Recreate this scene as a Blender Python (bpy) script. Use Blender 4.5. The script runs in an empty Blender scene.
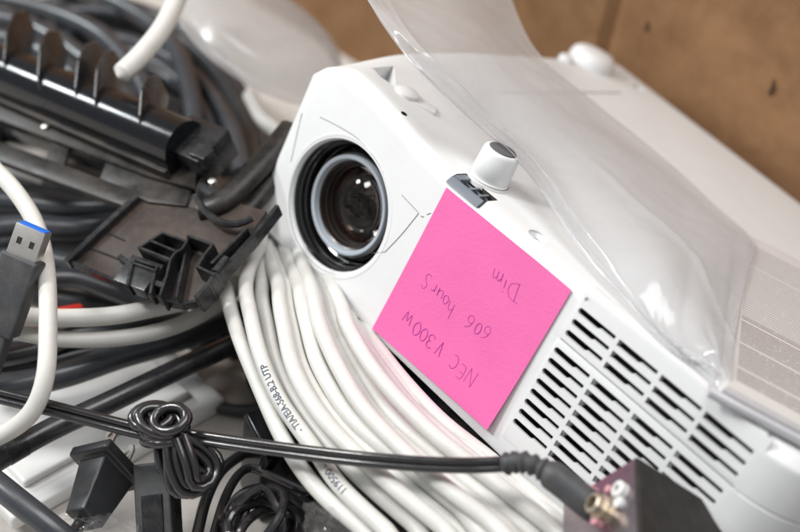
import bpy, bmesh, math, random
from mathutils import Vector, Matrix, noise
random.seed(7)
V = Vector
C = bpy.context.scene.collection
MM = 0.001
# ---------------------------------------------------------------- view geometry (all lengths in mm)
F = 1290.156            # focal length in photo pixels (800 wide)
RL = Matrix(((0.64537757, 0.65220753, 0.39763441), (0.58297744, -0.0841851, -0.8081152), (-0.49358393, 0.75335131, -0.43455345)))
TL = V((19.937, -34.144, 557.83))
g = V((0.12, -0.76, -0.64)).normalized()
fz = V((0, 0, 1)); yW = (fz - g * fz.dot(g)).normalized(); xW = yW.cross(g)
MW = Matrix((xW, yW, g))                    # camera axes -> world axes
def _drop(l): return -(MW @ (RL @ V(l) + TL)).z
HC = max(_drop((x, y, -84)) for x in (-97, 200) for y in (0, 258)) + 3
CAM = V((0, 0, HC))
def cam2w(c): return MW @ V(c) + CAM
def P(px, py, d): return cam2w(((px - 400) / F * d, (py - 266) / F * d, d))
def ray(px, py): return MW @ V(((px - 400) / F, (py - 266) / F, 1))
def G(px, py, h):                           # point of that sight line at height h above the box bottom
    r = ray(px, py); return CAM + r * ((h - HC) / r.z)
ML = Matrix.Translation(cam2w(TL)) @ (MW @ RL).to_4x4()      # projector frame -> world
MLI = ML.inverted()
def L(x, y, z): return ML @ V((x, y, z))
def back_local(px, py, axis, val):
    o = MLI @ CAM; d = (MLI.to_3x3()) @ ray(px, py)
    return o + d * ((val - o[axis]) / d[axis])
def plane_hit(px, py, p0, n):
    r = ray(px, py); return CAM + r * ((p0 - CAM).dot(n) / r.dot(n))

# ---------------------------------------------------------------- object helpers
PM = {}
def lab(o, label=None, cat=None, group=None, kind=None):
    if label: o['label'] = label
    if cat: o['category'] = cat
    if group: o['group'] = group
    if kind: o['kind'] = kind
    return o
def thing(name, base, label, cat, group=None, matrix=None):
    o = bpy.data.objects.new(name, None); C.objects.link(o); o.empty_display_size = 0.02
    if matrix is None: m = Matrix.Translation(V(base) * MM)
    else:
        m = matrix.copy(); m.translation = m.translation * MM
    o.matrix_world = m; PM[o] = m
    return lab(o, label, cat, group)
def finish(me, sharp=35):
    for p in me.polygons: p.use_smooth = True
    me.set_sharp_from_angle(angle=math.radians(sharp))
def build(name, bm, mat, parent=None, local=False, sharp=35):
    bmesh.ops.recalc_face_normals(bm, faces=bm.faces)
    me = bpy.data.meshes.new(name)
    if parent is not None:
        m = PM[parent]
        if local: T = Matrix.Scale(MM, 4)
        else: T = m.inverted() @ Matrix.Scale(MM, 4)
    else:
        xs = [v.co for v in bm.verts]
        c = V(((min(v.x for v in xs) + max(v.x for v in xs)) / 2, (min(v.y for v in xs) + max(v.y for v in xs)) / 2, min(v.z for v in xs)))
        m = Matrix.Translation(c * MM); T = m.inverted() @ Matrix.Scale(MM, 4)
    bmesh.ops.transform(bm, matrix=T, verts=bm.verts)
    bm.to_mesh(me); bm.free()
    for mm in (mat if isinstance(mat, (list, tuple)) else [mat]): me.materials.append(mm)
    finish(me, sharp)
    o = bpy.data.objects.new(name, me); C.objects.link(o)
    if parent is not None: o.parent = parent
    else: o.matrix_world = m
    PM[o] = m
    return o
def NB(): return bmesh.new()
def cr(pts, step=3.0, closed=False):        # Catmull-Rom
    pts = [V(p) for p in pts]; n = len(pts); out = []
    for i in range(n if closed else n - 1):
        if closed: p0, p1, p2, p3 = pts[i - 1], pts[i], pts[(i + 1) % n], pts[(i + 2) % n]
        else:
            p1, p2 = pts[i], pts[i + 1]
            p0 = pts[i - 1] if i else p1 * 2 - p2
            p3 = pts[i + 2] if i + 2 < n else p2 * 2 - p1
        k = max(2, int((p2 - p1).length / step))
        for j in range(k):
            t = j / k
            out.append(0.5 * ((2 * p1) + (p2 - p0) * t + (2 * p0 - 5 * p1 + 4 * p2 - p3) * t * t + (3 * p1 - p0 - 3 * p2 + p3) * t ** 3))
    if not closed: out.append(pts[-1])
    return out
def frames(pts, closed=False):
    n = len(pts); tans = []
    for i in range(n):
        a = pts[i - 1] if (i or closed) else pts[0]
        b = pts[(i + 1) % n] if (i + 1 < n or closed) else pts[-1]
        t = b - a
        tans.append(t.normalized() if t.length > 1e-9 else V((0, 0, 1)))
    up = V((0, 0, 1)) if abs(tans[0].z) < .9 else V((1, 0, 0))
    nrm = (up - tans[0] * up.dot(tans[0])).normalized(); fr = []
    for t in tans:
        nrm = (nrm - t * nrm.dot(t)).normalized(); fr.append((t, nrm, t.cross(nrm)))
    return fr
def sweep(bm, pts, r, n=14, closed=False, smooth=True, step=3.0, ry=None, roundcap=False):
    if smooth: pts = cr(pts, step, closed)
    pts = [V(p) for p in pts]; fr = frames(pts, closed); rings = []; N = len(pts)
    for i, p in enumerate(pts):
        rr = r(i / (N - 1)) if callable(r) else r
        t, a, b = fr[i]
        r2 = rr if ry is None else ry
        rings.append([bm.verts.new(p + a * (math.cos(2 * math.pi * k / n) * r2) + b * (math.sin(2 * math.pi * k / n) * rr)) for k in range(n)])
    for i in range(N if closed else N - 1):
        A, B = rings[i], rings[(i + 1) % N]
        for k in range(n): bm.faces.new((A[k], A[(k + 1) % n], B[(k + 1) % n], B[k]))
    if not closed:
        bm.faces.new(rings[0][::-1]); bm.faces.new(rings[-1])
    return pts, fr
def box(bm, c, ax, h, bev=0.0, seg=2):      # centre, three axes, half sizes
    c = V(c); ax = [V(a).normalized() for a in ax]; vs = []
    for i in (-1, 1):
        for j in (-1, 1):
            for k in (-1, 1): vs.append(bm.verts.new(c + ax[0] * h[0] * i + ax[1] * h[1] * j + ax[2] * h[2] * k))
    fs = [bm.faces.new([vs[i] for i in f]) for f in ((0, 1, 3, 2), (4, 6, 7, 5), (0, 4, 5, 1), (2, 3, 7, 6), (0, 2, 6, 4), (1, 5, 7, 3))]
    if bev: bmesh.ops.bevel(bm, geom=list({e for f in fs for e in f.edges}), offset=bev, segments=seg, profile=.6, affect='EDGES')
AX = (V((1, 0, 0)), V((0, 1, 0)), V((0, 0, 1)))
def boxl(bm, lo, hi, bev=0.0, seg=2):
    lo, hi = V(lo), V(hi); box(bm, (lo + hi) / 2, AX, (hi - lo) / 2, bev, seg)
def prism(bm, poly, off, bev=0.0, seg=2):
    a = [bm.verts.new(V(p)) for p in poly]; b = [bm.verts.new(V(p) + V(off)) for p in poly]; n = len(a)
    fs = [bm.faces.new(a[::-1]), bm.faces.new(b)] + [bm.faces.new((a[i], a[(i + 1) % n], b[(i + 1) % n], b[i])) for i in range(n)]
    if bev: bmesh.ops.bevel(bm, geom=list({e for f in fs for e in f.edges}), offset=bev, segments=seg, profile=.6, affect='EDGES')
def lathe(bm, prof, o, ax, n=64, cap0=False, cap1=False, a0=0.0):
    o = V(o); ax = V(ax).normalized()
    u = ax.orthogonal().normalized(); w = ax.cross(u); rings = []
    for r, y in prof:
        if r < 1e-6: rings.append([bm.verts.new(o + ax * y)]); continue
        rings.append([bm.verts.new(o + ax * y + u * (r * math.cos(a0 + 2 * math.pi * k / n)) + w * (r * math.sin(a0 + 2 * math.pi * k / n))) for k in range(n)])
    for A, B in zip(rings, rings[1:]):
        for k in range(n):
            q = [A[k % len(A)], A[(k + 1) % len(A)], B[(k + 1) % len(B)], B[k % len(B)]]
            q = [v for i, v in enumerate(q) if v not in q[:i]]
            if len(q) > 2: bm.faces.new(q)
    if cap0 and len(rings[0]) > 2: bm.faces.new(rings[0][::-1])
    if cap1 and len(rings[-1]) > 2: bm.faces.new(rings[-1])
def boolean(o, cutbm, mats=None, op='DIFFERENCE', scale=True):
    bmesh.ops.recalc_face_normals(cutbm, faces=cutbm.faces)
    if scale: bmesh.ops.scale(cutbm, vec=V((MM,) * 3), verts=cutbm.verts)
    me = bpy.data.meshes.new('cut'); cutbm.to_mesh(me); cutbm.free()
    c = bpy.data.objects.new('cut', me); C.objects.link(c); c.matrix_world = PM[o]
    md = o.modifiers.new('b', 'BOOLEAN'); md.object = c; md.operation = op; md.solver = 'EXACT'
    bpy.context.view_layer.update()
    dg = bpy.context.evaluated_depsgraph_get()
    new = bpy.data.meshes.new_from_object(o.evaluated_get(dg))
    o.modifiers.clear(); old = o.data; o.data = new; new.name = old.name + '_mesh'
    bpy.data.objects.remove(c); bpy.data.meshes.remove(me)
    finish(new)
def sst(a, b, x):
    t = max(0, min(1, (x - a) / (b - a))); return t * t * (3 - 2 * t)

# ---------------------------------------------------------------- materials
def mat(name, col, rough=.45, var=.12, vscale=60, bump=.03, bscale=900, metal=0, dust=0, dustcol=(.30, .26, .22), spec=.5, coat=0, dscale=140):
    m = bpy.data.materials.new(name); m.use_nodes = True; nt = m.node_tree; N = nt.nodes; K = nt.links
    b = N['Principled BSDF']; tc = N.new('ShaderNodeTexCoord')
    def nz(s, det=5, r=.6):
        n = N.new('ShaderNodeTexNoise'); n.inputs['Scale'].default_value = s; n.inputs['Detail'].default_value = det; n.inputs['Roughness'].default_value = r
        K.new(tc.outputs['Object'], n.inputs['Vector']); return n
    n1 = nz(vscale)
    mx = N.new('ShaderNodeMix'); mx.data_type = 'RGBA'
    mx.inputs['A'].default_value = (*[c * (1 - var) for c in col], 1); mx.inputs['B'].default_value = (*[min(1, c * (1 + var)) for c in col], 1)
    K.new(n1.outputs['Fac'], mx.inputs['Factor']); out = mx.outputs['Result']
    rr = N.new('ShaderNodeMapRange'); rr.inputs['To Min'].default_value = max(.02, rough - .08); rr.inputs['To Max'].default_value = rough + .1
    K.new(nz(vscale * 2.3).outputs['Fac'], rr.inputs['Value']); rout = rr.outputs['Result']
    if dust:
        n2 = nz(dscale, 8, .72); cp = N.new('ShaderNodeMapRange'); cp.inputs['From Min'].default_value = .42; cp.inputs['From Max'].default_value = .72
        cp.inputs['To Max'].default_value = dust; K.new(n2.outputs['Fac'], cp.inputs['Value'])
        n3 = nz(dscale * 22, 2, .5); c3 = N.new('ShaderNodeMapRange'); c3.inputs['From Min'].default_value = .66; c3.inputs['From Max'].default_value = .74
        c3.inputs['To Max'].default_value = min(1, dust * .9); K.new(n3.outputs['Fac'], c3.inputs['Value'])
        mxx = N.new('ShaderNodeMath'); mxx.operation = 'MAXIMUM'; K.new(cp.outputs['Result'], mxx.inputs[0]); K.new(c3.outputs['Result'], mxx.inputs[1])
        m2 = N.new('ShaderNodeMix'); m2.data_type = 'RGBA'; K.new(mxx.outputs[0], m2.inputs['Factor']); K.new(out, m2.inputs['A'])
        m2.inputs['B'].default_value = (*dustcol, 1); out = m2.outputs['Result']
        m3 = N.new('ShaderNodeMix'); K.new(mxx.outputs[0], m3.inputs['Factor']); K.new(rout, m3.inputs['A']); m3.inputs['B'].default_value = .85
        rout = m3.outputs['Result']
    K.new(out, b.inputs['Base Color']); K.new(rout, b.inputs['Roughness'])
    if bump:
        bp = N.new('ShaderNodeBump'); bp.inputs['Strength'].default_value = bump; bp.inputs['Distance'].default_value = .0006
        K.new(nz(bscale, 3).outputs['Fac'], bp.inputs['Height']); K.new(bp.outputs['Normal'], b.inputs['Normal'])
    b.inputs['Metallic'].default_value = metal; b.inputs['Specular IOR Level'].default_value = spec
    b.inputs['Coat Weight'].default_value = coat; b.inputs['Coat Roughness'].default_value = .06
    return m
def film(name, milk=.3, col=(.86, .84, .84), rough=.16, gloss=.5, bump=.25, bscale=70):
    m = bpy.data.materials.new(name); m.use_nodes = True; nt = m.node_tree; N = nt.nodes; K = nt.links
    N.remove(N['Principled BSDF']); out = N['Material Output']; tc = N.new('ShaderNodeTexCoord')
    nz = N.new('ShaderNodeTexNoise'); nz.inputs['Scale'].default_value = bscale; nz.inputs['Detail'].default_value = 4; K.new(tc.outputs['Object'], nz.inputs['Vector'])
    bp = N.new('ShaderNodeBump'); bp.inputs['Strength'].default_value = bump; bp.inputs['Distance'].default_value = .004; K.new(nz.outputs['Fac'], bp.inputs['Height'])
    tr = N.new('ShaderNodeBsdfTransparent'); tr.inputs['Color'].default_value = (.97, .965, .965, 1)
    df = N.new('ShaderNodeBsdfDiffuse'); df.inputs['Color'].default_value = (*col, 1)
    tl = N.new('ShaderNodeBsdfTranslucent'); tl.inputs['Color'].default_value = (*col, 1)
    gl = N.new('ShaderNodeBsdfGlossy'); gl.inputs['Roughness'].default_value = rough
    for s in (df, tl, gl): K.new(bp.outputs['Normal'], s.inputs['Normal'])
    a = N.new('ShaderNodeMixShader'); a.inputs[0].default_value = .5; K.new(df.outputs[0], a.inputs[1]); K.new(tl.outputs[0], a.inputs[2])
    b = N.new('ShaderNodeMixShader'); K.new(tr.outputs[0], b.inputs[1]); K.new(a.outputs[0], b.inputs[2])
    mr = N.new('ShaderNodeMapRange'); mr.inputs['To Min'].default_value = milk * .7; mr.inputs['To Max'].default_value = milk * 1.3; K.new(nz.outputs['Fac'], mr.inputs['Value']); K.new(mr.outputs['Result'], b.inputs[0])
    lw = N.new('ShaderNodeLayerWeight'); lw.inputs['Blend'].default_value = .5; K.new(bp.outputs['Normal'], lw.inputs['Normal'])
    fr = N.new('ShaderNodeMath'); fr.operation = 'POWER'; fr.inputs[1].default_value = 5; K.new(lw.outputs['Facing'], fr.inputs[0])
    f2 = N.new('ShaderNodeMath'); f2.operation = 'MULTIPLY_ADD'; f2.inputs[1].default_value = .3; f2.inputs[2].default_value = .05; K.new(fr.outputs[0], f2.inputs[0]); fr = f2
    ml = N.new('ShaderNodeMath'); ml.operation = 'MULTIPLY'; ml.inputs[1].default_value = gloss * 2; ml.use_clamp = True; K.new(fr.outputs[0], ml.inputs[0])
    c = N.new('ShaderNodeMixShader'); K.new(ml.outputs[0], c.inputs[0]); K.new(b.outputs[0], c.inputs[1]); K.new(gl.outputs[0], c.inputs[2])
    K.new(c.outputs[0], out.inputs['Surface'])
    return m
M = {}
M['white'] = mat('white_plastic', (.79, .80, .805), .42, .025, 30, .10, 2600, dust=.10, dustcol=(.45, .43, .40), dscale=35)
M['white_top'] = mat('white_base_plastic', (.76, .76, .758), .5, .03, 30, .14, 2600, dust=.14, dustcol=(.45, .43, .40), dscale=35)
M['dark_in'] = mat('dark_interior', (.018, .016, .015), .6, .2)
M['vent_in'] = mat('vent_interior_grey', (.04, .036, .032), .6, .3)
M['seam'] = mat('seam_shadow_gap', (.12, .12, .125), .7, .1)
M['grey_latch'] = mat('grey_plastic', (.16, .18, .21), .4, .1, 80, .05)
M['rubber'] = mat('grey_rubber', (.11, .11, .115), .8, .1, 200, .1)
M['lens_black'] = mat('lens_barrel_black', (.014, .014, .015), .2, .1, 60, 0, coat=1, spec=.8)
M['lens_ring'] = mat('lens_ring_grey', (.40, .44, .49), .35, .06, 60, .02)
M['lens_cone'] = mat('lens_cone_brown', (.02, .014, .012), .3, .2, 90, 0)
M['pink'] = mat('pink_paper', (.82, .165, .42), .75, .07, 55, .3, 600, spec=.15)
M['ink'] = mat('purple_ink', (.38, .03, .31), .6, .3, 400, 0)
M['cable_white'] = mat('white_cable_jacket', (.67, .665, .635), .42, .05, 45, .05, 300, dust=.3, dustcol=(.42, .39, .34), dscale=60)
M['cable_grey'] = mat('pale_grey_cable_jacket', (.62, .61, .58), .45, .06, 45, .05, 300, dust=.2, dustcol=(.35, .32, .28), dscale=60)
M['print'] = mat('grey_printing', (.07, .08, .12), .6, .2)
M['cable_black'] = mat('black_cable_jacket', (.02, .023, .028), .3, .25, 60, .06, 300, dust=.1, dscale=90, dustcol=(.2, .2, .2), spec=.7)
M['cable_slate'] = mat('dark_grey_cable_jacket', (.036, .041, .049), .28, .25, 60, .06, 300, dust=.10, dscale=90, dustcol=(.2, .2, .2), spec=.7)
M['cord'] = mat('glossy_black_cord', (.017, .016, .018), .19, .2, 60, .05, 400, spec=.9)
M['black'] = mat('black_plastic', (.014, .015, .017), .23, .2, 70, .05, 900, dust=.16, dscale=110, dustcol=(.2, .19, .18), spec=.45)
M['black_dusty'] = mat('dusty_black_plastic', (.014, .013, .013), .33, .25, 50, .1, 700, dust=.34, dustcol=(.15, .115, .09), dscale=55, spec=.3)
M['brown_dusty'] = mat('brown_dusty_plastic', (.04, .03, .026), .45, .3, 50, .1, 700, dust=.5, dustcol=(.13, .09, .07), dscale=70, spec=.3)
M['plug'] = mat('clean_black_plug_plastic', (.028, .03, .034), .36, .15, 90, .06, 1500, dust=.05)
M['heavy'] = mat('heavy_cable_jacket', (.018, .02, .024), .26, .25, 60, .06, 300, dust=.08, dustcol=(.2, .2, .2), spec=.8)
M['gloss_black'] = mat('shiny_black_roller', (.006, .007, .009), .15, .2, 60, .02, spec=.4)
M['matte_black'] = mat('grey_black_plastic', (.05, .053, .058), .5, .2, 120, .15, 1500, dust=.15)
M['adapter'] = mat('speckled_black_case', (.022, .020, .019), .55, .2, 150, .2, 2500, dust=.16, dustcol=(.13, .12, .11), dscale=200, spec=.3)
M['adapter_gloss'] = mat('dark_metal_panel', (.34, .30, .32), .28, .1, 60, .02, metal=1)
M['metal'] = mat('nickel_metal', (.86, .83, .78), .36, .1, 80, .02, metal=1)
M['gold'] = mat('gold_plated_metal', (.68, .60, .48), .42, .1, 80, .02, metal=1)
M['blue'] = mat('blue_plastic', (.02, .17, .75), .4, .05)
M['red'] = mat('red_jacket', (.55, .03, .02), .4, .1)
M['pinkplug'] = mat('pink_plastic_insulator', (.62, .30, .34), .4, .05)
M['paper'] = mat('printed_paper', (.80, .795, .79), .7, .04, 30, .1, 500)
M['text'] = mat('printed_text_brown', (.15, .10, .08), .7, .3, 300, 0)
M['text_grey'] = mat('printed_text_grey', (.45, .43, .43), .7, .2, 300, 0)
M['board'] = mat('brown_cardboard', (.285, .160, .082), .85, .26, 14, .5, 160, spec=.1, dust=.75, dustcol=(.16, .082, .04), dscale=26)
M['board_grey'] = mat('grey_carton', (.60, .565, .53), .8, .12, 25, .15, 300, dust=.3, dustcol=(.16, .145, .13), dscale=40, spec=.2)
M['case'] = mat('white_case_plastic', (.80, .80, .79), .42, .05, 30, .04, 800, dust=.1, dscale=60)
M['film'] = film('clear_bag_film', .35, (.95, .975, 1), .15, .6, .06, 40)
M['tub'] = film('cloudy_tub_plastic', .42, (.74, .73, .73), .22, .35, .1, 60)
M['edge'] = mat('grey_sleeve_plastic', (.58, .58, .61), .25, .1, 60, .02)
M['sleeve'] = film('leaflet_sleeve_film', .12, (.95, .95, .96), .2, .5, .3, 50)
M['wrap'] = film('crinkled_wrap_film', .10, (.95, .95, .95), .1, .6, .25, 120)
def glass():
    m = bpy.data.materials.new('lens_glass'); m.use_nodes = True; nt = m.node_tree; N = nt.nodes; K = nt.links
    b = N['Principled BSDF']; b.inputs['Base Color'].default_value = (.62, .55, .52, 1); b.inputs['Roughness'].default_value = .01
    b.inputs['Transmission Weight'].default_value = 1; b.inputs['IOR'].default_value = 1.32
    tc = N.new('ShaderNodeTexCoord'); n = N.new('ShaderNodeTexNoise'); n.inputs['Scale'].default_value = 2200; n.inputs['Detail'].default_value = 3; K.new(tc.outputs['Object'], n.inputs['Vector'])
    mr = N.new('ShaderNodeMapRange'); mr.inputs['From Min'].default_value = .58; mr.inputs['From Max'].default_value = .72; mr.inputs['To Max'].default_value = .3; K.new(n.outputs['Fac'], mr.inputs['Value'])
    d = N.new('ShaderNodeBsdfDiffuse'); d.inputs['Color'].default_value = (.35, .32, .3, 1)
    mx = N.new('ShaderNodeMixShader'); K.new(mr.outputs['Result'], mx.inputs[0]); K.new(b.outputs[0], mx.inputs[1]); K.new(d.outputs[0], mx.inputs[2])
    K.new(mx.outputs[0], N['Material Output'].inputs['Surface']); return m
M['glass'] = glass()
M['coated'] = mat('coated_inner_glass', (.012, .010, .010), .05, .1, 60, 0, spec=.8); M['coated'].node_tree.nodes['Principled BSDF'].inputs['Specular Tint'].default_value = (.35, 1, .65, 1)
M['coated2'] = mat('amber_coated_glass', (.02, .010, .006), .06, .1, 60, 0, spec=.8); M['coated2'].node_tree.nodes['Principled BSDF'].inputs['Specular Tint'].default_value = (1, .5, .35, 1)

# ================================================================= PROJECTOR (local frame: x along front, y into depth, z out of its upturned underside)
X0, X1, Y0, Y1 = -99.0, 203.0, 0.0, 259.0
def outline(ins):
    pts = []
    cs = [(X1, Y0, 30, -90), (X1, Y1, 14, 0), (X0, Y1, 10, 90), (X0, Y0, 9, 180)]
    def corner(cx, cy, r, a0):
        rr = max(r - ins, .6); sx = -1 if cx > 0 else 1; sy = -1 if cy > 50 else 1
        ox = cx + sx * (ins + rr); oy = cy + sy * (ins + rr)
        return [V((ox + rr * math.cos(math.radians(a0 + 90 * k / 10)), oy + rr * math.sin(math.radians(a0 + 90 * k / 10)), 0)) for k in range(11)]
    cor = [corner(*c) for c in cs]; segs = [44, 44, 50, 60]
    for i in range(4):
        pts += cor[i]; a = cor[i][-1]; b = cor[(i + 1) % 4][0]; n = segs[i]
        pts += [a.lerp(b, k / n) for k in range(1, n)]
    return pts
def rise(x, y):
    up = 9.0 * sst(8, -72, x)
    fall = -11 * sst(-74, -101, x) * (1 - sst(0, 62, y))
    near = up + fall + 3.5 * sst(-60, -100, x) * sst(40, 120, y)
    k = sst(70, 230, y); return near * (1 - k) + 12.5 * (203 - x) / 302 * k
def disp(v):
    x, y, z = v
    dz = 0
    if z > -30: dz += rise(x, y) * sst(-30, 4, z)
    if z < -55: dz += 7 * sst(-80, -100, x) * sst(-55, -81, z) * (1 - sst(20, 80, y))
    return V((x, y, z + dz))
levels = [(-83.6, 9), (-83.2, 4.5), (-82.2, 1.8), (-81.2, .7), (-80.9, 1.3), (-80.4, 1.3), (-80.1, .1), (-75, 0), (-70, 0), (-60, 0), (-50, 0), (-40, 0), (-30, 0), (-24, 0), (-20.3, 0), (-19.9, 'g'), (-19.2, 'g'), (-18.8, 0), (-12, 0), (-6, 0), (-2, 0), (-.4, 0), (.3, .15), (.9, .6), (4.0, 3.7), (4.6, 4.5), (5.0, 6)]
bm = NB(); rings = []
for z, ins in levels:
    if ins == 'g':
        a, b = outline(0), outline(.8)
        pl = [q if (p.x > 81 and p.y < 200) else p for p, q in zip(a, b)]
    else: pl = outline(ins)
    rings.append([bm.verts.new(disp(V((p.x, p.y, z)))) for p in pl])
caps = [12, 20, 32, 48, 66, 86, 106, 122]
top = [[bm.verts.new(disp(V((p.x, p.y, 5.0)))) for p in outline(i)] for i in caps]
bot = [[bm.verts.new(V((p.x, p.y, -83.6))) for p in outline(i)] for i in (60, 122)]
seq = bot[::-1] + rings + top
for A, B in zip(seq, seq[1:]):
    n = len(A)
    for k in range(n): bm.faces.new((A[k], A[(k + 1) % n], B[(k + 1) % n], B[k]))
f1 = bm.faces.new(seq[0][::-1]); f2 = bm.faces.new(seq[-1])
bmesh.ops.triangulate(bm, faces=[f1, f2])
proj = thing('projector', None, 'white projector lying upside down with a big round lens', 'projector', matrix=ML)
body = build('body', bm, [M['white'], M['vent_in'], M['white_top']], proj, local=True)
LC = V((-49.6, 0, -43.6))
cb = NB(); lathe(cb, [(31.8, -6), (31.8, 46)], LC, (0, 1, 0), 96, True, True); boolean(body, cb)
cb = NB(); boxl(cb, (82.5, -6, -71), (173.2, 34, 1.2)); boolean(body, cb)
cb = NB(); boxl(cb, (-1.8, -3, 1.6), (18.8, 12.5, 14)); boolean(body, cb)
cb = NB()                                                # pits and screw holes in the upturned underside
prism(cb, [back_local(*q, 2, 11) * 1 - V((0, 0, 6)) for q in ((369, 70), (392, 69), (394, 93), (378, 82))], (0, 0, 25))
lathe(cb, [(3.1, -9), (3.1, 0), (4.6, 1.6), (4.6, 30)], (45.4, 10.5, 2.4), (0, 0, 1), 24, True, True)
SH = back_local(404, 114, 2, 11); lathe(cb, [(1.6, -6), (1.6, 20)], SH, (0, 0, 1), 20, True, True)
lathe(cb, [(4.2, -8), (4.2, 20)], (-66, 242, 8), (0, 0, 1), 20, True, True)
boxl(cb, (28, 100, 3.2), (190, 103, 12)); boxl(cb, (-60, 96, 9.5), (-58.6, 215, 30))
boolean(body, cb)
for p in body.data.polygons:
    c = p.center / MM; nz_ = p.normal
    if 82 < c.x < 173.5 and 1.0 < c.y < 35 and -71.5 < c.z < 1.5: p.material_index = 1
    elif (c - LC).xz.length < 31.9 and 4 < c.y < 47 and c.z < 0: p.material_index = 1
    elif (c - SH).xy.length < 1.7 and c.z < SH.z - 1.5: p.material_index = 1
    elif (c - V((45.4, 10.5, 2.4))).xy.length < 3.05 and c.z < 1: p.material_index = 1
    elif -1.95 < c.x < 18.95 and 1.0 < c.y < 12.6 and 1.5 < c.z < 4.9 and not (nz_.y < -.3 and c.y < 5): p.material_index = 1
    elif nz_.z > .8 and c.y > 6: p.material_index = 2
# ---- lens
bm = NB(); lathe(bm, [(34.2, .3), (34.2, -.12), (33.4, -.22), (32.5, -.05), (31.6, .5), (31.1, 1.4), (30.9, 3.4), (31.7, 3.6)], LC, (0, 1, 0), 96)
build('lens_surround', bm, M['white'], proj, local=True, sharp=60)
bm = NB(); lathe(bm, [(31.7, 2.6), (30.9, 2.6), (30.5, 3.0), (30.3, 5.5), (29.6, 5.8), (29.5, 8.5), (28.9, 8.8), (28.8, 14), (28.0, 14.5), (27.8, 20), (26.6, 20.4), (26.3, 12), (25.4, 11.4), (25.0, 9.4), (24.2, 9.2), (24.2, 20)], LC, (0, 1, 0), 96)
barrel = build('lens_barrel', bm, M['lens_black'], proj, local=True, sharp=40)
bm = NB(); lathe(bm, [(24.15, 12), (24.1, 7.8), (23.6, 7.0), (22.6, 6.9), (21.9, 7.3), (21.5, 9.2), (21.3, 9.7), (20.7, 12)], LC, (0, 1, 0), 96)
build('focus_ring', bm, M['lens_ring'], barrel, local=True, sharp=40)
bm = NB(); lathe(bm, [(21.3, 9.9), (20.5, 10.4), (20.0, 13), (19.3, 13.2), (19.0, 15.5), (18.4, 15.6), (18.0, 17.5), (17.9, 30)], LC, (0, 1, 0), 96)
build('inner_barrel', bm, M['lens_cone'], barrel, local=True, sharp=30)
bm = NB(); R = 24.0; prof = []
for k in range(15):
    a = math.asin(17.7 / R) * k / 14; prof.append((R * math.sin(a), 9.5 + R * (1 - math.cos(a))))
prof += [(17.7, 18.4), (12, 20.2), (0, 21)]
lathe(bm, prof, LC, (0, 1, 0), 72); build('lens_glass', bm, M['glass'], barrel, local=True, sharp=50)
bm = NB(); lathe(bm, [(17.6, 21.5), (14.8, 22), (14.6, 24), (13.8, 24.4), (13.5, 32), (12.3, 32.2)], LC, (0, 1, 0), 72); build('lens_spacer', bm, M['coated2'], barrel, local=True, sharp=30)
bm = NB(); R = 20; lathe(bm, [(R * math.sin(a), 29 + R * (1 - math.cos(a))) for a in [.0001 + .7 * k / 10 for k in range(11)]], LC, (0, 1, 0), 48)
build('rear_lens', bm, M['coated'], barrel, local=True, sharp=60)
# ---- seams of the lens door
bm = NB()
def seam(pxs, w=.28):
    pts = [back_local(*q, 1, 0) for q in pxs]; pts = [V((p.x, -.02, p.z)) for p in pts]
    sweep(bm, pts, w, 6, step=2, ry=.12)
seam([(302, 113), (297, 135), (291, 162)], .22); seam([(320, 117), (338, 126), (357, 138), (370, 151), (384, 172)], .2)
seam([(402, 195), (418, 212)], .16); seam([(419, 213), (402, 234), (385, 252)], .3); seam([(385, 252), (372, 253)], .2); seam([(421, 216), (424, 217)], .35); seam([(427, 214.5), (431, 213)], .3)
build('door_seam', bm, M['seam'], proj, local=True)
# ---- vent grille: two slotted plates
def slot(cb, x0, x1, zc, first, thick=3.2, thin=2.2, frac=.55):
    zt = zc + thick / 2; xm = x0 + (x1 - x0) * frac; poly = []
    if first:
        for k in range(9):
            a = math.pi / 2 + math.pi * k / 8; poly.append((x0 + 1.5 + 1.5 * math.cos(a), zc + 1.5 * math.sin(a)))
    else: poly += [(x0, zt), (x0, zt - thick)]
    poly += [(xm, zt - thick), (xm + 1.2, zt - thin), (x1, zt - thin), (x1, zt)]
    prism(cb, [(x, -3, z) for x, z in poly], (0, 9, 0))
def plate(z0, z1, yf, rows, pitch, nc, x_first, name_parent):
    b = NB(); boxl(b, (81.4, yf, z0), (176.0 if z1 > 0 else 172, 3.0, z1), .35, 2)
    return b
gr = None
b1 = NB(); boxl(b1, (81.3, -.45, -18.9), (175.5, 1.2, 5.35), .25, 2)
for v in b1.verts:
    if v.co.x > 170: v.co.y += .62
gr = build('vent_grille', b1, [M['white'], M['dark_in']], proj, local=True)
cb = NB()
for k, zc in enumerate((-3.9, -9.5, -15.1)):
    xs = 83.0
    for c in range(4): x_ = (83.0, 104.6, 126.8, 149.0, 172.0); slot(cb, x_[c], x_[c + 1] - (1.9 if c < 3 else 0), zc, c == 0)
boolean(gr, cb)
cb = NB(); lathe(cb, [(1.2, -3), (1.2, .6)], (84.2, 0, 1.6), (0, 1, 0), 16, True, True); boxl(cb, (85.7, -3, 1.9), (160, -.35, 2.3)); boxl(cb, (107, -3, 2.4), (107.4, -.35, 3.7)); boxl(cb, (134, -3, 2.4), (134.4, -.35, 3.7)); boolean(gr, cb)
b1 = NB(); boxl(b1, (81.3, -.3, -72.6), (175.5, 1.2, -19.6), .22, 2)
for v in b1.verts:
    if v.co.x > 170: v.co.y += .5
gr2 = build('vent_grille', b1, [M['white'], M['dark_in']], proj, local=True)
cb = NB()
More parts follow.
